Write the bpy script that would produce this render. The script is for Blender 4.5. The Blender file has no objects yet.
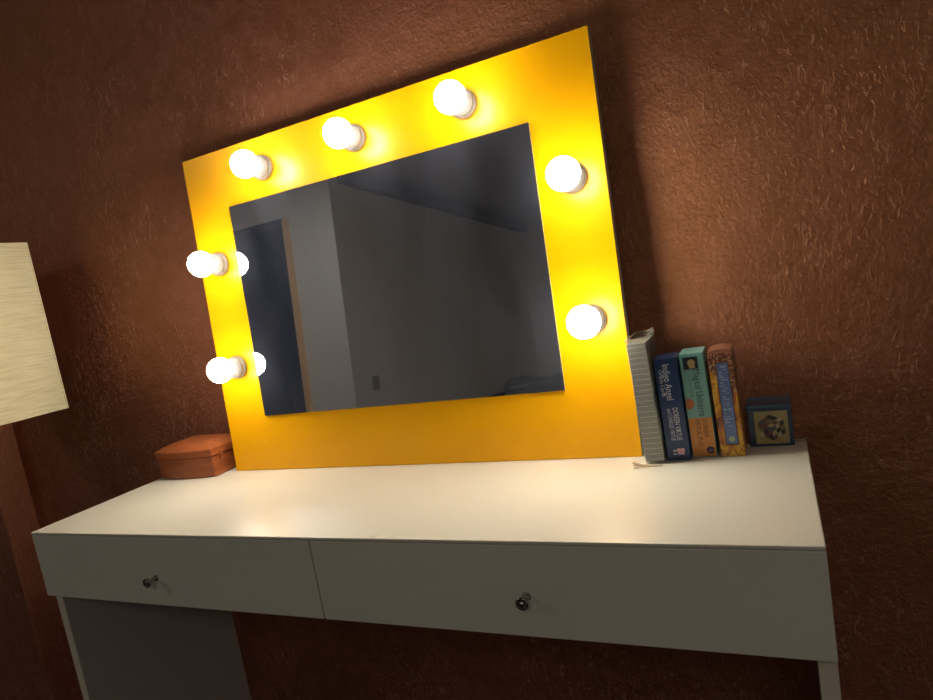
import bpy, bmesh, math, random
from mathutils import Vector, Matrix
random.seed(7)
S = bpy.context.scene
COL = S.collection
TZ = 0.75            # height of the table top
PI = math.pi

# ------------------------------------------------------------ camera
r = Vector((0.88980553, 0.42252832, -0.17238313))
u = Vector((0.0987328, 0.19055177, 0.97669947))
f = Vector((-0.4455311, 0.88609246, -0.12783661))
cd = bpy.data.cameras.new('camera'); cam = bpy.data.objects.new('camera', cd); COL.objects.link(cam)
M = Matrix.Identity(4)
for i in range(3):
    M[i][0], M[i][1], M[i][2] = r[i], u[i], -f[i]
M.translation = Vector((1.18340586, -1.00023723, 0.29900273 + TZ))
cam.matrix_world = M
cd.sensor_width = 36; cd.lens = 666.0765 / 933 * 36
cd.shift_x = 17.99 / 933; cd.shift_y = 18.85 / 933
cd.clip_start = 0.02
S.camera = cam

# ------------------------------------------------------------ world, exposure
w = bpy.data.worlds.new('world'); S.world = w; w.use_nodes = True
w.node_tree.nodes['Background'].inputs[0].default_value = (0.5, 0.55, 0.7, 1)
w.node_tree.nodes['Background'].inputs[1].default_value = 0.0
S.view_settings.view_transform = 'Standard'; S.view_settings.look = 'None'
S.view_settings.gamma = 1; S.view_settings.use_curve_mapping = False
S.view_settings.exposure = 0.0
BULB = 80.0          # brightness of the vanity bulbs
FILL_W = 11.5         # power of the added fill light in the room behind the camera

def area(name, loc, rot, size, power, col):
    l = bpy.data.lights.new(name, 'AREA'); l.shape = 'DISK'; l.size = size; l.energy = power; l.color = col
    o = bpy.data.objects.new(name, l); o.location = loc; o.rotation_euler = rot; COL.objects.link(o); return o

area('room_fill', (1.7, -3.1, 2.50), (0, 0, 0), .9, FILL_W, (1.0, .90, .80))  # added fill for the soft ambient light, no lamp fixture here
area('room_fill', (-1.9, -2.3, 2.50), (0, 0, 0), .7, 7.0, (1.0, .95, .90))  # second added fill, unseen, brightens the grey wall opposite

# ------------------------------------------------------------ material helpers
def mat(name, col=(.8, .8, .8), rough=.5, metal=0, coat=0, spec=.5, **kw):
    m = bpy.data.materials.new(name); m.use_nodes = True
    b = m.node_tree.nodes['Principled BSDF']
    b.inputs['Base Color'].default_value = (*col, 1); b.inputs['Roughness'].default_value = rough
    b.inputs['Metallic'].default_value = metal; b.inputs['Coat Weight'].default_value = coat
    b.inputs['Specular IOR Level'].default_value = spec
    b.inputs['Coat Roughness'].default_value = kw.get('coat_rough', .1)
    return m
def nn(m, t, **kw):
    n = m.node_tree.nodes.new(t)
    for k, v in kw.items():
        if k in n.inputs: n.inputs[k].default_value = v
        else: setattr(n, k, v)
    return n
def ln(m, a, b): m.node_tree.links.new(a, b)
def P(m): return m.node_tree.nodes['Principled BSDF']
def ramp(m, fac, stops):
    n = nn(m, 'ShaderNodeValToRGB'); e = n.color_ramp.elements
    while len(e) < len(stops): e.new(.5)
    for x, (p, c) in zip(e, stops): x.position = p; x.color = (*c, 1)
    ln(m, fac, n.inputs[0]); return n.outputs[0]
def objco(m, scale=(1, 1, 1), rot=(0, 0, 0)):
    t = nn(m, 'ShaderNodeTexCoord'); mp = nn(m, 'ShaderNodeMapping')
    mp.inputs['Scale'].default_value = scale; mp.inputs['Rotation'].default_value = rot
    ln(m, t.outputs['Object'], mp.inputs[0]); return mp.outputs[0]
def noise(m, co, scale, detail=4, rough=.5, dist=0):
    n = nn(m, 'ShaderNodeTexNoise', Scale=scale, Detail=detail, Roughness=rough, Distortion=dist)
    ln(m, co, n.inputs['Vector']); return n.outputs['Fac']
def bump(m, h, strength, dist):
    b = nn(m, 'ShaderNodeBump', Strength=strength, Distance=dist); ln(m, h, b.inputs['Height'])
    ln(m, b.outputs[0], P(m).inputs['Normal']); return b
def mixc(m, fac, a, b, mode='MIX'):
    n = nn(m, 'ShaderNodeMix', data_type='RGBA', blend_type=mode)
    for s, v in ((n.inputs[0], fac), (n.inputs[6], a), (n.inputs[7], b)):
        if hasattr(v, 'is_linked'): ln(m, v, s)
        elif isinstance(v, tuple): s.default_value = (*v, 1)
        else: s.default_value = v
    return n.outputs[2]
def mth(m, op, a, b=0.0):
    n = nn(m, 'ShaderNodeMath', operation=op)
    for i, v in enumerate((a, b)):
        if hasattr(v, 'is_linked'): ln(m, v, n.inputs[i])
        else: n.inputs[i].default_value = v
    return n.outputs[0]

# brown polished plaster with trowel flecks
def plaster():
    m = mat('brown_plaster', rough=.42, spec=1.0)
    P(m).inputs['Specular Tint'].default_value = (1.0, .68, .45, 1)
    co = objco(m)
    big = noise(m, co, 3.2, 5, .6, .3)
    c = ramp(m, big, [(.3, (.18, .052, .042)), (.5, (.25, .074, .060)), (.7, (.33, .105, .086))])
    mot = noise(m, co, 26, 5, .7, .8)
    km = nn(m, 'ShaderNodeMapRange'); km.inputs[1].default_value = .40; km.inputs[2].default_value = .66; km.inputs[4].default_value = .55; ln(m, mot, km.inputs[0])
    c = mixc(m, km.outputs[0], c, (.50, .20, .165))
    grain = noise(m, co, 120, 6, .7)
    c = mixc(m, mth(m, 'MULTIPLY', grain, .5), c, (.09, .028, .018))
    # short bright flecks
    fl = None
    for rot, sc in (((0, .8, 0), (120, 120, 42)), ((0, -.6, 0), (130, 130, 48)), ((0, 1.5, 0), (125, 125, 50))):
        nz = noise(m, objco(m, sc, rot), 1.0, 3, .55, 1.2)
        k = nn(m, 'ShaderNodeMapRange'); k.inputs[1].default_value = .60; k.inputs[2].default_value = .70
        ln(m, nz, k.inputs[0]); fl = k.outputs[0] if fl is None else mth(m, 'MAXIMUM', fl, k.outputs[0])
    patch = noise(m, co, 4.5, 2)
    k = nn(m, 'ShaderNodeMapRange'); k.inputs[1].default_value = .36; k.inputs[2].default_value = .56; ln(m, patch, k.inputs[0])
    fl = mth(m, 'MULTIPLY', fl, k.outputs[0])
    c = mixc(m, mth(m, 'MULTIPLY', fl, .8), c, (.62, .34, .25))
    ln(m, c, P(m).inputs['Base Color'])
    rg = nn(m, 'ShaderNodeMapRange'); rg.inputs[3].default_value = .30; rg.inputs[4].default_value = .44
    ln(m, big, rg.inputs[0]); ln(m, rg.outputs[0], P(m).inputs['Roughness'])
    h = mth(m, 'ADD', mth(m, 'MULTIPLY', noise(m, co, 160, 5, .65), .7), mth(m, 'MULTIPLY', fl, .25))
    h = mth(m, 'ADD', h, mth(m, 'MULTIPLY', noise(m, co, 30, 4, .6), .8))
    bp = bump(m, h, .95, .004)
    g = nn(m, 'ShaderNodeBsdfGlossy'); g.inputs['Color'].default_value = (.70, .30, .08, 1); g.inputs['Roughness'].default_value = .44
    ln(m, bp.outputs[0], g.inputs['Normal'])
    mx = nn(m, 'ShaderNodeMixShader'); mx.inputs[0].default_value = .31
    ln(m, P(m).outputs[0], mx.inputs[1]); ln(m, g.outputs[0], mx.inputs[2]); ln(m, mx.outputs[0], m.node_tree.nodes['Material Output'].inputs[0])
    return m
MPL = plaster()
def paint(name, col, sc=6):
    m = mat(name, col, .75, spec=.25); co = objco(m)
    n = noise(m, co, sc, 5, .6)
    ln(m, mixc(m, mth(m, 'MULTIPLY', n, .35), col, tuple(x * .7 for x in col)), P(m).inputs['Base Color'])
    bump(m, noise(m, co, 90, 3), .15, .002); return m
MGREY = paint('grey_beige_paint', (.80, .79, .75))
MCEIL = paint('ceiling_paint', (.52, .52, .52))
MBEAM = paint('dark_cornice_paint', (.17, .17, .18))
def wood(name, a, b, sc=(1, 12, 1), rough=.45):
    m = mat(name, a, rough); co = objco(m, sc)
    n = noise(m, co, 4, 6, .6, 1.2)
    ln(m, ramp(m, n, [(.3, a), (.7, b)]), P(m).inputs['Base Color']); bump(m, n, .1, .001); return m
MFLOOR = wood('dark_floor_wood', (.045, .022, .014), (.09, .045, .028), (1.2, 9, 1))
MDOOR = paint('navy_door_paint', (.008, .026, .078), 3)
MCAS = wood('pine_casing', (.70, .46, .22), (.85, .60, .32), (20, 20, 1))
# white laminate
MLAM = mat('cream_laminate', (.80, .765, .68), .30, spec=.5); co = objco(MLAM)
nz = noise(MLAM, co, 5, 5, .6)
ln(MLAM, mixc(MLAM, mth(MLAM, 'MULTIPLY', nz, .16), (.80, .775, .67), (.68, .65, .545)), P(MLAM).inputs['Base Color'])
rg = nn(MLAM, 'ShaderNodeMapRange'); rg.inputs[3].default_value = .24; rg.inputs[4].default_value = .36
ln(MLAM, noise(MLAM, co, 14, 5, .7), rg.inputs[0]); ln(MLAM, rg.outputs[0], P(MLAM).inputs['Roughness'])
MLAM2 = mat('white_drawer_laminate', (.66, .65, .60), .34, spec=.5)
ln(MLAM2, mixc(MLAM2, mth(MLAM2, 'MULTIPLY', noise(MLAM2, objco(MLAM2), 60, 4, .7), .18), (.80, .80, .69), (.66, .66, .54)), P(MLAM2).inputs['Base Color'])
MLAM3 = mat('grey_white_side_laminate', (.55, .53, .50), .5)
MEDGE = mat('pale_edge_band', (.80, .74, .60), .45)
MCHR = mat('dark_chrome', (.42, .41, .40), .16, 1)
# yellow gloss board
MYEL = mat('yellow_gloss_laminate', (.88, .44, .002), .30, spec=.35)
ln(MYEL, mixc(MYEL, mth(MYEL, 'MULTIPLY', noise(MYEL, objco(MYEL), 3, 3), .1), (.98, .475, .001), (.94, .44, .001)), P(MYEL).inputs['Base Color'])
MBED = mat('grey_board_edge', (.50, .46, .47), .5)
# dusty mirror; veiling haze of the bulbs painted in with the film of dust
MMIR = mat('dusty_hazy_mirror_glass', (.94, .96, .98), .015, 1)
def dust_haze(m):
    co = objco(m)
    v = nn(m, 'ShaderNodeTexVoronoi', Scale=70.0); ln(m, co, v.inputs['Vector'])
    k = nn(m, 'ShaderNodeMapRange'); k.inputs[1].default_value = .035; k.inputs[2].default_value = .075
    k.inputs[3].default_value = 1; k.inputs[4].default_value = 0; ln(m, v.outputs['Distance'], k.inputs[0])
    sep = nn(m, 'ShaderNodeSeparateColor'); ln(m, v.outputs['Color'], sep.inputs[0])
    spk = mth(m, 'MULTIPLY', k.outputs[0], mth(m, 'GREATER_THAN', sep.outputs[0], .72))
    film = noise(m, objco(m, (3, 1, 9), (0, .8, 0)), 2, 4, .6)
    k2 = nn(m, 'ShaderNodeMapRange'); k2.inputs[1].default_value = .35; k2.inputs[2].default_value = .75
    k2.inputs[3].default_value = .03; k2.inputs[4].default_value = .13; ln(m, film, k2.inputs[0])
    fac = mth(m, 'MAXIMUM', mth(m, 'MULTIPLY', spk, .22), k2.outputs[0])
    d = nn(m, 'ShaderNodeBsdfDiffuse'); d.inputs[0].default_value = (.40, .44, .60, 1)
    mx = nn(m, 'ShaderNodeMixShader'); ln(m, fac, mx.inputs[0]); ln(m, P(m).outputs[0], mx.inputs[1]); ln(m, d.outputs[0], mx.inputs[2])
    ln(m, mx.outputs[0], m.node_tree.nodes['Material Output'].inputs[0])
dust_haze(MMIR)
MGED = mat('ground_glass_edge', (.30, .32, .22), .3)
MPOR = mat('white_socket_plastic', (.36, .345, .34), .4)
MGAPSH = mat('black_shadow_gap', (.02, .02, .02), .6)  # black colour standing in for shade in the lid slit and socket holes
# bulb: frosted dome that shines forwards more than back at its collar
def bulbmat():
    m = mat('lit_frosted_bulb', (.9, .9, .9), .4)
    g = nn(m, 'ShaderNodeTexCoord'); s = nn(m, 'ShaderNodeSeparateXYZ'); ln(m, g.outputs['Object'], s.inputs[0])
    k = nn(m, 'ShaderNodeMapRange'); k.inputs[1].default_value = .026; k.inputs[2].default_value = .064
    k.inputs[3].default_value = .01; k.inputs[4].default_value = 1.2; ln(m, s.outputs[2], k.inputs[0])
    P(m).inputs['Emission Color'].default_value = (1, .905, .75, 1)
    ln(m, mth(m, 'MULTIPLY', k.outputs[0], BULB), P(m).inputs['Emission Strength'])
    return m
MBULB = bulbmat()

# ------------------------------------------------------------ mesh helpers
def obj(name, bm, mats, parent=None, smooth=False, bevel=0, seg=2, loc=None):
    if not isinstance(mats, (list, tuple)): mats = [mats]
    me = bpy.data.meshes.new(name); bmesh.ops.recalc_face_normals(bm, faces=bm.faces[:])
    bm.to_mesh(me); bm.free()
    for x in mats: me.materials.append(x)
    if smooth:
        for p in me.polygons: p.use_smooth = True
    o = bpy.data.objects.new(name, me); COL.objects.link(o)
    if parent: o.parent = parent
    if loc: o.location = loc
    if bevel:
        b = o.modifiers.new('bevel', 'BEVEL'); b.width = bevel; b.segments = seg; b.limit_method = 'ANGLE'; b.angle_limit = .7
        b.harden_normals = False
    return o
def box(bm, x0, x1, y0, y1, z0, z1, mi=0):
    v = [bm.verts.new((x, y, z)) for x in (x0, x1) for y in (y0, y1) for z in (z0, z1)]
    for q in ((0, 1, 3, 2), (4, 6, 7, 5), (0, 4, 5, 1), (2, 3, 7, 6), (0, 2, 6, 4), (1, 5, 7, 3)):
        bm.faces.new([v[i] for i in q]).material_index = mi
    return v
def B(*a):
    bm = bmesh.new(); box(bm, *a); return bm
def lathe(prof, n=32, bm=None, mi=0, mtx=None):
    """profile of (radius, z), turned about Z"""
    bm = bm or bmesh.new(); rings = []
    for rad, z in prof:
        if rad < 1e-6: v = [bm.verts.new((0, 0, z))]
        else: v = [bm.verts.new((rad * math.cos(2 * PI * i / n), rad * math.sin(2 * PI * i / n), z)) for i in range(n)]
        if mtx:
            for q in v: q.co = mtx @ q.co
        rings.append(v)
    for a, b in zip(rings, rings[1:]):
        for i in range(n):
            j = (i + 1) % n
            if len(a) == 1 and len(b) == 1: continue
            if len(a) == 1: fc = bm.faces.new((a[0], b[i], b[j]))
            elif len(b) == 1: fc = bm.faces.new((a[i], a[j], b[0]))
            else: fc = bm.faces.new((a[i], a[j], b[j], b[i]))
            fc.material_index = mi
    return bm
def empty(name, loc, label=None, cat=None, group=None):
    o = bpy.data.objects.new(name, None); COL.objects.link(o); o.location = loc; o.empty_display_size = .05
    if label: tag(o, label, cat, group)
    return o
def tag(o, label, cat, group=None):
    o['label'] = label; o['category'] = cat
    if group: o['group'] = group
    return o
def struct(name, bm, m, bevel=0):
    o = obj(name, bm, m, bevel=bevel); o['kind'] = 'structure'; return o
def text(name, body, m, parent, loc, size, length=None, down=True, sx=1.0, bold=0.0, align='LEFT'):
    """lettering raised a hair from a face that looks towards -Y; down=True reads from top to bottom"""
    cu = bpy.data.curves.new(name, 'FONT'); cu.body = body; cu.size = size; cu.extrude = .0001; cu.offset = bold
    cu.align_x = align; cu.resolution_u = 3
    t = bpy.data.objects.new(name + '_tmp', cu); COL.objects.link(t)
    bpy.context.view_layer.update()
    me = bpy.data.meshes.new_from_object(t.evaluated_get(bpy.context.evaluated_depsgraph_get()))
    bpy.data.objects.remove(t); bpy.data.curves.remove(cu)
    me.materials.clear(); me.materials.append(m)
    if length: sx = length / max(v.co.x for v in me.vertices)
    R = Matrix(((0, 1, 0), (0, 0, -1), (-1, 0, 0))) if down else Matrix(((1, 0, 0), (0, 0, -1), (0, 1, 0)))
    me.transform(R.to_4x4() @ Matrix.Diagonal((sx, 1, 1, 1)))
    o = bpy.data.objects.new(name, me); COL.objects.link(o); o.parent = parent; o.location = loc; return o

# ------------------------------------------------------------ room
YW = .0520           # plaster wall behind the table
XL, XR, YA, XB, YF, H = -3.6, 2.9, -3.55, -2.05, -7.9, 2.56
struct('wall_back', B(-.655, XR + .1, YW, YW + .12, 0, H), MPL)
struct('wall_back_nib', B(XL - .1, -.655, -.029, YW + .12, 0, H), MPL, .004)          # the wall steps forward left of the table
struct('wall_left', B(XL - .1, XL, YA, -.029, 0, H), MGREY)
struct('wall_front', B(XL - .1, XB, YA - .12, YA, 0, H), MGREY)
struct('wall_passage', B(XB - .1, XB, YF, YA - .12, 0, H), MGREY)
struct('wall_far', B(XB - .1, XR + .1, YF - .1, YF, 0, H), MGREY)
struct('wall_right', B(XR, XR + .1, YF, YW, 0, H), MGREY)
struct('floor', B(XL - .1, XR + .1, YF - .1, YW + .12, -.06, 0), MFLOOR)
struct('ceiling', B(XL - .1, XR + .1, YF - .1, YW + .12, H, H + .06), MCEIL)
struct('trim_1', B(XB, XB + .10, YF, YA - .12, 2.42, 2.52), MBEAM, .01)         # dark cornice along the far ceiling
d = struct('door_1', B(-3.45, -2.545, YA, YA + .035, 0, 2.16), MDOOR, .004)
for z0, z1 in ((.2, .95), (1.08, 2.0)):
    obj('door_panel', B(-3.3, -2.7, YA + .035, YA + .045, z0, z1), MDOOR, d, bevel=.006)
bm = bmesh.new(); box(bm, -2.545, -2.505, YA, YA + .05, 0, 2.21); obj('door_casing', bm, MCAS, d, bevel=.004)
bm = bmesh.new(); box(bm, -3.5, -3.45, YA, YA + .05, 0, 2.21); box(bm, -3.45, -2.545, YA, YA + .05, 2.165, 2.21)
obj('door_frame', bm, MDOOR, d, bevel=.004)

# light switch plate seen in the mirror
sw = empty('wall_socket', (XB, -3.86, .73), 'small white wall socket seen in the mirror on the grey wall', 'socket')
obj('plate', B(0, .012, -.055, .055, -.06, .06), MPOR, sw, bevel=.004)
for dy in (-.02, .02): obj('socket_hole', lathe([(0, .004), (.006, .004), (.006, 0)], 12, mtx=Matrix.Translation((.0085, dy, 0)) @ Matrix.Rotation(PI / 2, 4, 'Y')), MGAPSH, sw)


# ------------------------------------------------------------ dressing table
D, W, HD = .3394, 1.2035, .1171
T = empty('dressing_table', (0, 0, 0), 'long white dressing table with two drawers under the yellow mirror', 'table')
obj('tabletop', B(0, W, -D, 0, TZ - .0045, TZ), MLAM, T, bevel=.0014, seg=3)
obj('side_panel', B(-.012, .006, -.318, .036, 0, TZ - .0045), MLAM3, T, bevel=.0008)
obj('side_panel', B(1.1860, 1.2035, -.318, .030, 0, TZ - .0045), MLAM3, T, bevel=.0008)
for x0 in (-.012, 1.186): obj('edge_band', B(x0 + .0004, x0 + .0171, -.3188, -.318, 0, TZ - HD), MEDGE, T)
obj('bottom_shelf', B(.006, 1.1860, -.316, -.004, TZ - HD, TZ - HD + .012), MLAM3, T)
obj('back_panel', B(.006, 1.1860, -.012, -.002, TZ - HD + .012, TZ - .0045), MLAM3, T)
obj('front_rail', B(.006, 1.1860, -.317, -.300, TZ - .018, TZ - .0045), MLAM3, T)
obj('drawer_divider', B(.592, .610, -.316, -.012, TZ - HD + .012, TZ - .0045), MLAM3, T)
for x0, x1, kx, kz in ((.0, .5998, .2885, -.071), (.6024, W, .8990, -.0665)):
    dr = obj('drawer', B(x0, x1, -D + .0005, -.318, TZ - HD, TZ - .0052), MLAM2, T, bevel=.0010)
    obj('drawer_tray', B(x0 + .03, x1 - .03, -.299, -.03, TZ - HD + .016, TZ - .035), MLAM3, dr)
    mt = Matrix.Translation((kx, -D + .0005, TZ + kz)) @ Matrix.Rotation(PI / 2, 4, 'X')
    obj('knob', lathe([(0.00000, 0.00000), (0.00492, 0.00000), (0.00492, 0.00108), (0.00312, 0.00198), (0.00295, 0.01170), (0.00377, 0.01350), (0.00705, 0.01512), (0.00771, 0.01710), (0.00738, 0.01872), (0.00558, 0.01926), (0.00492, 0.01836), (0.00246, 0.01818), (0.00197, 0.01944), (0.00000, 0.01980)], 28, mtx=mt), MCHR, dr, smooth=True)

# ------------------------------------------------------------ yellow mirror board
yaw, lean = -.0118062, .0554919
ex = Vector((math.cos(yaw), math.sin(yaw), 0))
ey = Vector((-math.sin(yaw) * math.sin(lean), math.cos(yaw) * math.sin(lean), math.cos(lean)))
nr = ex.cross(ey)                         # out of the board, towards the room
MB = Matrix.Identity(4)
for i in range(3): MB[i][0], MB[i][1], MB[i][2] = ex[i], ey[i], nr[i]
MB.translation = Vector((.18807, -.03195, TZ + .0008))
K = empty('vanity_mirror', (0, 0, 0), 'yellow framed vanity mirror with seven lit bulbs leaning on the brown wall', 'mirror')
K.matrix_world = MB
BW, BH, TH = .8009, .6139, .018
ML, MT_ = .1014, .1069
# panel: yellow face, grey edges; local x right, y up, z out
bm = bmesh.new(); box(bm, 0, BW, 0, BH, -TH, -.0012, 1); box(bm, 0, BW, 0, BH, -.0012, 0, 0)
obj('frame_panel', bm, [MYEL, MBED], K)
obj('batten', B(.06, BW - .12, BH - .055, BH - .025, -TH - .027, -TH), MBED, K)
bm = bmesh.new(); box(bm, ML, BW - ML, MT_, BH - MT_, .0002, .0040, 1)
for fc in bm.faces:
    if fc.calc_center_median().z > .0039: fc.material_index = 0
obj('mirror_glass', bm, [MMIR, MGED], K)
socket_me = bulb_me = None
spots = [(.195, .556), (.397, .558), (.601, .558), (.753, .412), (.754, .205), (.0515, .405), (.0520, .204)]
for (a, c) in spots:
    if socket_me is None:
        s = obj('bulb_socket', lathe([(0, 0), (0.0214, 0), (0.0218, .002), (0.0218, .0065), (0.0205, .0085), (0.0196, .0088), (0.0193, .0115), (0.0202, .0120), (0.0202, .0150), (0.0187, .0155), (0.0182, .0190), (0.0159, .0205), (0.0146, .0205), (0.0137, .0170), (0, .0170)], 36), MPOR, K, smooth=True, loc=(a, c + .0025, .0))
        socket_me = s.data
        pr = [(0, .0172), (.0130, .0172), (.0135, .0225)]
        cz, R = .0483, .0238
        for i in range(3, 17):
            t = math.asin(.0135 / R) + (PI - math.asin(.0135 / R)) * (i - 2) / 14
            pr.append((max(0, R * math.sin(t)) if i < 16 else 0, cz - R * math.cos(t)))
        b = obj('bulb', lathe(pr, 36), MBULB, s, smooth=True); bulb_me = b.data
        b['label'] = 'glowing round white bulb'
    else:
        s = bpy.data.objects.new('bulb_socket', socket_me); COL.objects.link(s); s.parent = K; s.location = (a, c + .0025, 0)
        b = bpy.data.objects.new('bulb', bulb_me); COL.objects.link(b); b.parent = s
        b['label'] = 'glowing round white bulb'

# ------------------------------------------------------------ square lamp at the left
MSH = mat('cream_linen_shade', (.80, .74, .52), .85, spec=.2); co = objco(MSH, (14, 14, 260))
nz = noise(MSH, co, 1, 4, .6); k = ramp(MSH, nz, [(.35, (.80, .72, .45)), (.55, (.93, .86, .58)), (.75, (.96, .90, .64))])
ln(MSH, k, P(MSH).inputs['Base Color']); bump(MSH, nz, .35, .0015)
LX0, LX1, LY0, LY1 = -.560, -.2505, -.370, -.0505
lx, ly = (LX0 + LX1) / 2, (LY0 + LY1) / 2
L = empty('lamp', (lx, ly, 0), 'lamp with a square cream linen shade left of the dressing table', 'lamp')
bm = bmesh.new(); z0, z1, t = TZ + .169, TZ + .541, .004
for a in ((LX0, LX1, LY0, LY0 + t), (LX0, LX1, LY1 - t, LY1), (LX0, LX0 + t, LY0 + t, LY1 - t), (LX1 - t, LX1, LY0 + t, LY1 - t)):
    box(bm, a[0] - lx, a[1] - lx, a[2] - ly, a[3] - ly, z0, z1)
sh = obj('lamp_shade', bm, MSH, L, bevel=.0015)
bm = bmesh.new()
for a in (0, PI / 2):
    v = box(bm, -.152, .152, -.003, .003, z0 + .05, z0 + .056)
    bmesh.ops.rotate(bm, verts=v, cent=(0, 0, 0), matrix=Matrix.Rotation(a, 3, 'Z'))
obj('shade_spider', bm, MCHR, L)
obj('lamp_arm', B(-.009, .009, 0, -.029 - ly, z0 + .045, z0 + .063), MCHR, L, bevel=.002)
obj('wall_plate', B(-.045, .045, -.045 - ly, -.029 - ly, z0 + .01, z0 + .10), MCHR, L, bevel=.003)
obj('lamp_socket', lathe([(0, z0 + .045), (.02, z0 + .045), (.02, z0 + .12), (0, z0 + .12)], 20), MPOR, L, smooth=True)
obj('lamp_bulb', lathe([(0, z0 + .12), (.014, z0 + .12), (.016, z0 + .14), (.03, z0 + .17), (.03, z0 + .19), (.02, z0 + .212), (0, z0 + .22)], 20), MPOR, L, smooth=True)

# ------------------------------------------------------------ bow-fronted russet box
MRUS = mat('russet_leather', (.36, .10, .035), .42); co = objco(MRUS, (1, 1, 5))
nz = noise(MRUS, co, 18, 5, .65, .6)
ln(MRUS, ramp(MRUS, nz, [(.3, (.24, .062, .020)), (.6, (.38, .105, .032)), (.8, (.50, .16, .055))]), P(MRUS).inputs['Base Color']); bump(MRUS, nz, .25, .0015)
CB = empty('trinket_box', (.0848, -.030, TZ), 'bow-fronted russet brown leather trinket box left of the mirror board', 'box')
CB.scale = (1, 1, 1.08)
def outline(off=0.0, n=14):
    x0, x1, yb, yf = -.0745 - off, .0775 + off, .045 + off * .3, -.034 - off
    p = [(x1, yb), (x0, yb)]
    for i in range(n + 1):
        s = i / n; p.append((x0 + (x1 - x0) * s, yf - .010 * math.sin(PI * s)))
    return p
def extr(pts_levels, bm=None):
    bm = bm or bmesh.new(); rings = [[bm.verts.new((x, y, z)) for x, y, z in lv] for lv in pts_levels]
    n = len(rings[0])
    for a, b in zip(rings, rings[1:]):
        for i in range(n): bm.faces.new((a[i], a[(i + 1) % n], b[(i + 1) % n], b[i]))
    bm.faces.new(rings[0]); bm.faces.new(list(reversed(rings[-1]))); return bm
obj('box_body', extr([[(x, y, z) for x, y in outline(o_)] for z, o_ in ((0, -.003), (.002, 0), (.0385, .0005))]), MRUS, CB, bevel=.0008)
lv = []
cx_, cy_ = .0015, .004
for s, z in ((1, .0400), (1.0, .0520), (.985, .0535), (.95, .0548), (.85, .0585), (.70, .0625), (.5, .0648), (.2, .0652)):
    lv.append([(cx_ + (x - cx_) * s, cy_ + (y - cy_) * s + (1 - s) * .034, z + .0) for x, y in outline(.003)])
obj('lid', extr(lv), MRUS, CB, bevel=.0006)
obj('lid_gap_shade', extr([[(x, y, z) for x, y in outline(-.003)] for z in (.0386, .0399)]), MGAPSH, CB)  # black filler painted as the shade in the slit
obj('clasp', B(.0775, .0820, -.016, -.006, .030, .046), MRUS, CB, bevel=.001)

# ------------------------------------------------------------ ribbed clear sleeve beside the board
MRIB = mat('grey_ribbed_stack', (.30, .29, .25), .4)
tc = nn(MRIB, 'ShaderNodeTexCoord'); sp = nn(MRIB, 'ShaderNodeSeparateXYZ'); ln(MRIB, tc.outputs['Object'], sp.inputs[0])
fr = mth(MRIB, 'FRACT', mth(MRIB, 'MULTIPLY', sp.outputs[2], 1 / .0076))
line = mth(MRIB, 'GREATER_THAN', fr, .86)
ln(MRIB, mixc(MRIB, line, mixc(MRIB, noise(MRIB, objco(MRIB), 40, 4), (.14, .14, .11), (.22, .22, .18)), (.46, .45, .38)), P(MRIB).inputs['Base Color'])
MFILM = mat('clear_plastic_film', (.8, .82, .82), .12)
P(MFILM).inputs['Transmission Weight'].default_value = 0
tr = nn(MFILM, 'ShaderNodeBsdfTransparent'); mx = nn(MFILM, 'ShaderNodeMixShader'); mx.inputs[0].default_value = .13
ln(MFILM, tr.outputs[0], mx.inputs[1]); ln(MFILM, P(MFILM).outputs[0], mx.inputs[2]); ln(MFILM, mx.outputs[0], MFILM.node_tree.nodes['Material Output'].inputs[0])
MTAPE = mat('yellowed_tape', (.55, .45, .30), .35)
CS = empty('plastic_sleeve', (1.0002, -.0790, TZ), 'tall clear plastic sleeve of thin grey layers standing between board and books', 'sleeve')
CS.rotation_euler.y = -.028
bm = bmesh.new(); z = .004
n = 22; hh = .0076
for i in range(n):
    w_ = .0245 + random.uniform(-.0001, .0001); box(bm, .0008, .0008 + w_, .001, .082, z, z + hh - .0002); z += hh
obj('grey_layers', bm, MRIB, CS)
bm = bmesh.new()                       # film: open tube, crumpled top edge
def filmring(z, k):
    j = lambda: random.uniform(-.0003, .0003) * k
    return [(-.0003 + j(), -.0003, z), (.013, -.0004 + j(), z + .0 * k), (.0262, -.0003 + j(), z), (.0262, .04, z + .0035 * (k > 1)), (.0262, .0835, z + .004 * (k > 1)), (.013, .0835, z), (-.0003, .0835, z), (-.0003, .04, z)]
rings = [[bm.verts.new(c) for c in filmring(.0012 + .1765 * i / 12, 1 if i < 12 else 2.5)] for i in range(13)]
for a, b in zip(rings, rings[1:]):
    for i in range(8): bm.faces.new((a[i], a[(i + 1) % 8], b[(i + 1) % 8], b[i]))
fo = obj('clear_film', bm, MFILM, CS, smooth=False); so = fo.modifiers.new('t', 'SOLIDIFY'); so.thickness = .0004
bm = bmesh.new()                       # bright top rim of the film
for i in range(8):
    a, b = filmring(.1770, 1)[i], filmring(.1770, 1)[(i + 1) % 8]
    dx, dy = b[0] - a[0], b[1] - a[1]; l_ = math.hypot(dx, dy); nx, ny = -dy / l_ * .0004, dx / l_ * .0004
    q = [bm.verts.new((p_[0] + s_ * nx, p_[1] + s_ * ny, zz)) for p_ in (a, b) for s_ in (-1, 1) for zz in (.1766, .1780)]
    bmesh.ops.convex_hull(bm, input=q)
obj('film_rim', bm, MTAPE, CS)
bm = bmesh.new()
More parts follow.
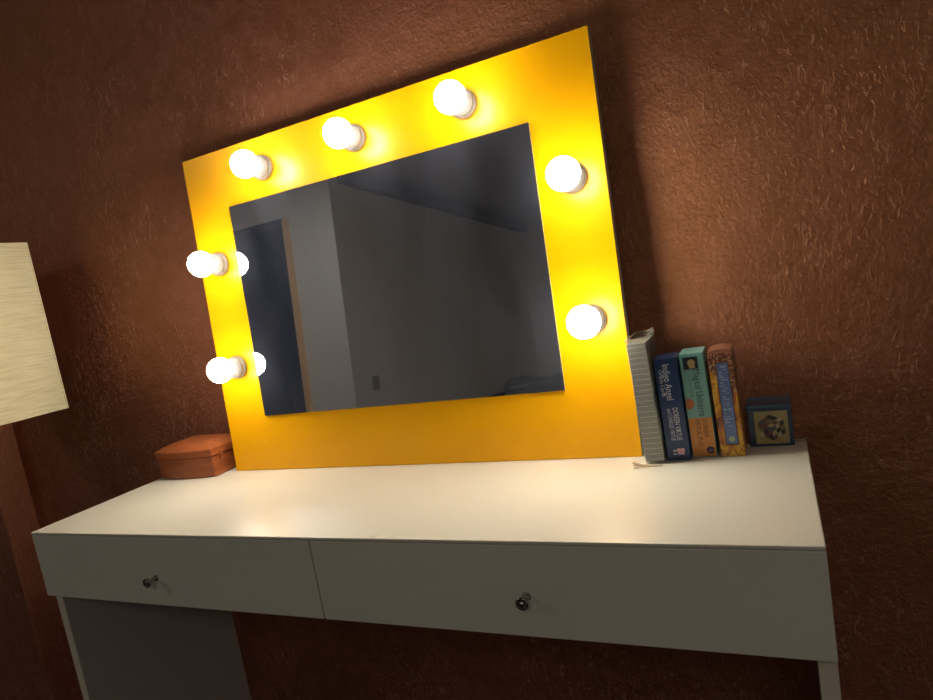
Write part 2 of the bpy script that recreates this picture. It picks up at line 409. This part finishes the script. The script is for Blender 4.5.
def ribbon(bm, pts, w_, th=.0005):
    pv = None
    for (x, y, z_) in pts:
        v = [bm.verts.new((x, y - w_, z_)), bm.verts.new((x, y + w_, z_)), bm.verts.new((x, y + w_, z_ + th)), bm.verts.new((x, y - w_, z_ + th))]
        if pv:
            for i in range(4): bm.faces.new((pv[i], pv[(i + 1) % 4], v[(i + 1) % 4], v[i]))
        else: bm.faces.new(v)
        pv = v
    bm.faces.new(list(reversed(pv)))
ribbon(bm, [(-.018, -.002, .0045), (-.012, -.003, .0030), (-.006, -.004, .0006), (.004, -.006, .0004), (.014, -.008, .0004), (.024, -.006, .0004)], .0035)
ribbon(bm, [(-.014, -.016, .0004), (-.004, -.013, .0012), (.008, -.011, .0004)], .0012)
obj('loose_tape', bm, MTAPE, CS)
bm = bmesh.new(); ribbon(bm, [(.0265, -.0015, .012), (.0262, -.0022, .022), (.0255, -.0018, .034), (.0262, -.0012, .044)], .0004, .0009)
obj('curled_tape_edge', bm, MTAPE, CS)

# ------------------------------------------------------------ card boxes
def cardboard(name, col, col2=None, rough=.35, sc=60):
    m = mat(name, col, rough, coat=.1)
    ln(m, mixc(m, noise(m, objco(m), sc, 5, .7), col, col2 or tuple(x * .75 for x in col)), P(m).inputs['Base Color']); return m
MNAVY = cardboard('indigo_card', (.020, .060, .17), (.012, .034, .11))
MTEAL = cardboard('teal_card', (.22, .48, .44), (.17, .39, .37))
MORAN = cardboard('orange_card', (.66, .27, .05), (.56, .21, .04))
MLIL = mat('lilac_ink', (.62, .62, .72), .5); MDINK = mat('dark_green_ink', (.03, .08, .09), .5)
MBRO = mat('brown_ink', (.12, .05, .02), .5)
MPINK = mat('pink_ink', (.72, .42, .50), .5); MORD = mat('rust_disc', (.55, .18, .05), .5); MPUR = mat('purple_seal', (.06, .04, .12), .5)
def disc(bm, x, z, rad, y, n=24, mi=0, hf=False):
    vs = []
    for i in range(n):
        a = 2 * PI * i / n; px = x + rad * math.cos(a)
        if hf: px = max(px, hf)
        vs.append((px, z + rad * math.sin(a)))
    lo = [bm.verts.new((p, y, q)) for p, q in vs]; hi = [bm.verts.new((p, y - .00025, q)) for p, q in vs]
    bm.faces.new(hi).material_index = mi
    for i in range(n): bm.faces.new((lo[i], lo[(i + 1) % n], hi[(i + 1) % n], hi[i])).material_index = mi
def cardbox(name, x0, x1, yf, h, body, label, depth=.082):
    e = empty(name, (x0, yf, TZ), label, 'box'); e.rotation_euler.y = -.015
    return e, x1 - x0
# 1: indigo
e, wd = cardbox('card_box', 1.0278, 1.0592, -.065, .1450, MNAVY, 'dark blue boxed card deck with pale lilac lettering, next to the plastic sleeve')
obj('carton', B(0, wd, 0, .045, 0, .1455), MNAVY, e, bevel=.0016)
text('title_lettering', 'Indigo Angel', MLIL, e, (wd * .36, -.0001, .1375), .0138, .051, bold=.00005)
text('subtitle_lettering', 'Oracle Cards', MLIL, e, (wd * .17, -.0001, .1300), .0076, .038)
text('author_lettering', 'DOREEN VIRTUE', MLIL, e, (wd * .53, -.0001, .0755), .0104, .047, bold=.00005)
text('second_author_lettering', 'and CHARLES VIRTUE', MLIL, e, (wd * .30, -.0001, .0745), .0082, .046)
bm = bmesh.new()
for dx, dz, rr in ((-.0026, .002, .0026), (.0028, .002, .0028), (-.002, -.0026, .0020), (.0026, -.0026, .0022)): disc(bm, wd * .62 + dx, .0125 + dz, rr, 0)
box(bm, wd * .62 - .0005, wd * .62 + .0005, -.0003, 0, .0085, .0165)
obj('butterfly_emblem', bm, MPINK, e)
bm = bmesh.new(); box(bm, wd * .30, wd * .44, -.0003, 0, .0080, .0090); box(bm, wd * .28, wd * .46, -.0003, 0, .0100, .0106); box(bm, wd * .30, wd * .44, -.0003, 0, .0130, .0150)
obj('publisher_marks', bm, MLIL, e)
# 2: teal and orange
e, wd = cardbox('card_box', 1.0608, 1.0928, -.0545, .1470, MTEAL, 'teal and orange boxed card deck between the dark blue deck and the mosaic box')
obj('carton', B(0, wd, 0, .050, 0, .1470), MTEAL, e, bevel=.0012)
ob = obj('orange_band', B(.0008, wd - .0006, -.00025, .0002, .0010, .0560), MORAN, e); ob['label'] = 'orange lower part of the spine'
bm = bmesh.new(); box(bm, wd * .14, wd * .74, -.0004, 0, .1250, .1420, 0)
pic = obj('cover_picture', bm, mat('picture_dark', (.012, .03, .04), .4), e)
bm = bmesh.new(); disc(bm, wd * .47, .1335, .0050, -.0004); box(bm, wd * .36, wd * .60, -.0006, -.0004, .1262, .1330)
obj('unicorn_picture', bm, mat('picture_gold', (.42, .30, .14), .5), pic)
text('title_lettering', 'Magical Unicorns', MDINK, e, (wd * .50, -.0004, .1245), .0135, .066)
text('subtitle_lettering', 'Oracle Cards', mat('soft_green_ink', (.10, .27, .25), .5), e, (wd * .27, -.0001, .1190), .0072, .034)
bm = bmesh.new(); disc(bm, wd * .14, .0765, .0072, 0, hf=.0008); obj('rust_disc', bm, MORD, e)
text('author_lettering', 'DOREEN', MBRO, e, (wd * .60, -.0004, .0545), .0086, .026)
text('author_lettering', 'VIRTUE, Ph.D.', MBRO, e, (wd * .30, -.0004, .0545), .0092, .040)
bm = bmesh.new(); disc(bm, wd * .76, .0095, .0052, 0); sl = obj('round_seal', bm, MPUR, e)
bm = bmesh.new(); disc(bm, wd * .76, .0095, .0030, -.00025); disc(bm, wd * .74, .0105, .0012, -.0005, n=12); obj('seal_center', bm, mat('seal_grey', (.25, .18, .28), .5), sl)
# 3: mosaic box
MMOS = mat('mosaic_card', (.5, .3, .08), .4, coat=.1)
v = nn(MMOS, 'ShaderNodeTexVoronoi', Scale=420.0); ln(MMOS, objco(MMOS), v.inputs['Vector'])
s1 = nn(MMOS, 'ShaderNodeSeparateColor'); ln(MMOS, v.outputs['Color'], s1.inputs[0])
top = ramp(MMOS, s1.outputs[0], [(0, (.20, .05, .02)), (.4, (.10, .03, .025)), (.7, (.42, .18, .08)), (.95, (.50, .36, .22))])
low = ramp(MMOS, noise(MMOS, objco(MMOS, (1, 1, .6), (0, .5, 0)), 55, 4, .6, 1.5), [(.32, (.05, .015, .01)), (.42, (.42, .13, .03)), (.52, (.70, .34, .04)), (.60, (.78, .55, .05)), (.68, (.60, .22, .05))])
tc = nn(MMOS, 'ShaderNodeTexCoord'); sp = nn(MMOS, 'ShaderNodeSeparateXYZ'); ln(MMOS, tc.outputs['Object'], sp.inputs[0])
k = nn(MMOS, 'ShaderNodeMapRange'); k.inputs[1].default_value = .100; k.inputs[2].default_value = .106
ln(MMOS, mth(MMOS, 'ADD', sp.outputs[2], mth(MMOS, 'MULTIPLY', sp.outputs[0], 1.1)), k.inputs[0])
k.inputs[1].default_value = .118; k.inputs[2].default_value = .124
ln(MMOS, mixc(MMOS, k.outputs[0], low, top), P(MMOS).inputs['Base Color'])
MLID = cardboard('terracotta_card', (.40, .17, .10), (.30, .11, .07), .3)
MBLUE = cardboard('periwinkle_label', (.15, .24, .50), (.09, .14, .34), sc=140)
e, wd = cardbox('card_box', 1.0978, 1.1285, -.0565, .1510, MMOS, 'orange and yellow mosaic patterned box with a long blue label and rounded top')
obj('carton', B(0, wd, 0, .050, 0, .1430), MMOS, e, bevel=.0010)
pts = [(0, .1430)] + [(wd * (.5 - .5 * math.cos(PI * i / 10)), .1445 + .0040 * math.sin(PI * i / 10)) for i in range(11)] + [(wd, .1430)]
o = obj('rounded_top', extr([[(x, y, z_) for x, z_ in pts] for y in (0, .050)]), MLID, e, smooth=False)
lb = obj('blue_label', B(wd * .30, wd * .76, -.0006, 0, .0180, .1300), MBLUE, e, bevel=.0002)
bm = bmesh.new(); bd = .0007
for a in ((wd * .26, wd * .30, .0160, .1320), (wd * .76, wd * .80, .0160, .1320), (wd * .30, wd * .76, .0160, .0180), (wd * .30, wd * .76, .1300, .1320)): box(bm, a[0], a[1], -.0008, 0, a[2], a[3])
obj('label_border', bm, mat('label_border_brown', (.13, .05, .035), .5), e)
bm = bmesh.new()                       # pale patterned marks running down the label (illegible in the photo)
zz = .126
while zz > .034:
    h_ = random.uniform(.0012, .0034)
    for q in range(2):
        x0 = wd * random.uniform(.35, .55); box(bm, x0, x0 + wd * random.uniform(.06, .16), -.0008, -.0006, zz - h_, zz)
    zz -= h_ + random.uniform(.0012, .0028)
mk = obj('label_marks', bm, mat('label_pale_blue', (.34, .42, .62), .5), lb)
bm = bmesh.new(); disc(bm, wd * .53, .0245, .0038, -.0006); obj('label_badge', bm, mat('badge_olive', (.42, .48, .30), .5), lb)

# ------------------------------------------------------------ small blue cube box with a pattern card
MBLB = cardboard('deep_blue_card', (.012, .050, .13), (.006, .022, .07), .3)
e = empty('cube_box', (1.1335, -.0158, TZ), 'small dark blue box with a faceted cube picture, right end of the row', 'box')
s_ = .0555; hb = .0590
obj('carton', B(0, s_, 0, .050, 0, hb - .006), MBLB, e, bevel=.0010)
lid = obj('lid', B(-.0008, s_ + .0008, -.0008, .0508, hb - .0055, hb), mat('lid_blue', (.018, .085, .17), .3), e, bevel=.0010)
x0, x1, z0_, z1_ = .0085, s_ - .0055, .0035, .0495
c_ = obj('picture_card', B(x0, x1, -.0006, 0, z0_, z1_), cardboard('straw_card', (.46, .38, .16), (.36, .29, .12), .45, 90), e)
cols = [mat('facet_black', (.010, .012, .018), .4), mat('facet_brown', (.16, .065, .045), .4), mat('facet_olive', (.24, .19, .08), .4), mat('facet_pale', (.50, .44, .26), .4), mat('facet_slate', (.06, .075, .10), .4)]
bm = bmesh.new(); hx, hz, hr = (x0 + x1) / 2, (z0_ + z1_) / 2, .0185
hexa = [(hx + hr * math.cos(PI / 2 + i * PI / 3 + .10), hz + hr * math.sin(PI / 2 + i * PI / 3 + .10)) for i in range(6)]
ctr = (hx, hz)
def quad_face(A, Bq, C, Dq, pat):      # a rhombus cut 3 x 3
    n3 = 3
    def pt(i, j):
        a, b = i / n3, j / n3
        return ((A[0] * (1 - a) + Bq[0] * a) * (1 - b) + (Dq[0] * (1 - a) + C[0] * a) * b, (A[1] * (1 - a) + Bq[1] * a) * (1 - b) + (Dq[1] * (1 - a) + C[1] * a) * b)
    for i in range(n3):
        for j in range(n3):
            q = [pt(i, j), pt(i + 1, j), pt(i + 1, j + 1), pt(i, j + 1)]
            lo = [bm.verts.new((x, -.0006, z)) for x, z in q]; hi = [bm.verts.new((x, -.0009, z)) for x, z in q]
            bm.faces.new(hi).material_index = pat[i][j]
            for k_ in range(4): bm.faces.new((lo[k_], lo[(k_ + 1) % 4], hi[(k_ + 1) % 4], hi[k_])).material_index = pat[i][j]
quad_face(hexa[0], hexa[1], ctr, hexa[5], [[0, 0, 3], [1, 2, 1], [4, 1, 3]])
quad_face(hexa[1], hexa[2], hexa[3], ctr, [[1, 1, 4], [2, 0, 1], [3, 1, 0]])
quad_face(ctr, hexa[3], hexa[4], hexa[5], [[4, 3, 0], [3, 0, 2], [1, 3, 0]])
obj('cube_picture', bm, cols, c_)

# ------------------------------------------------------------ chair with clothes, seen only low in the mirror
MUP = cardboard('dark_blue_upholstery', (.020, .026, .045), (.012, .015, .03), .8, 30)
A = empty('armchair', (-.45, -3.5, 0), 'dark armchair seen low in the mirror under a rumpled blanket', 'chair')
obj('seat', B(-.36, .36, -.30, .40, .12, .42), MUP, A, bevel=.05, seg=4)
obj('backrest', B(-.36, .36, -.42, -.26, .12, .60), MUP, A, bevel=.06, seg=4)
for s in (-1, 1): obj('armrest', B(s * .40 - .06, s * .40 + .06, -.40, .40, .12, .56), MUP, A, bevel=.05, seg=4)
for sx in (-1, 1):
    for sy in (-1, 1): obj('leg', lathe([(0, 0), (.016, 0), (.024, .12), (0, .12)], 12, mtx=Matrix.Translation((sx * .34, sy * .32, 0))), MFLOOR, A)
bm = bmesh.new(); gx, gy = 26, 14; vs = []
from mathutils import noise as mn
for i in range(gx + 1):
    row = []
    for j in range(gy + 1):
        x = -.34 + .68 * i / gx; s = j / gy
        q = mn.noise(Vector((x * 7, s * 4, 3))) * .045 + .03
        if s < .35: y, z = -.44 - .01 + 0, .30 + .30 * s / .35
        elif s < .6: y, z = -.44 + .20 * (s - .35) / .25, .61
        else: y, z = -.235 + .03 * (s - .6) / .4, .61 - .17 * (s - .6) / .4
        row.append(bm.verts.new((x, y + (q * .4 if s > .6 else -q * .4 if s < .35 else 0), z + (q if s >= .3 and s <= .7 else 0))))
    vs.append(row)
for i in range(gx):
    for j in range(gy): bm.faces.new((vs[i][j], vs[i + 1][j], vs[i + 1][j + 1], vs[i][j + 1]))
bl = obj('loose_cover', bm, cardboard('charcoal_blanket', (.035, .05, .05), (.10, .11, .11), .9, 9), A, smooth=True)
bl['label'] = 'rumpled charcoal cover'
so = bl.modifiers.new('t', 'SOLIDIFY'); so.thickness = .006; so.offset = 1
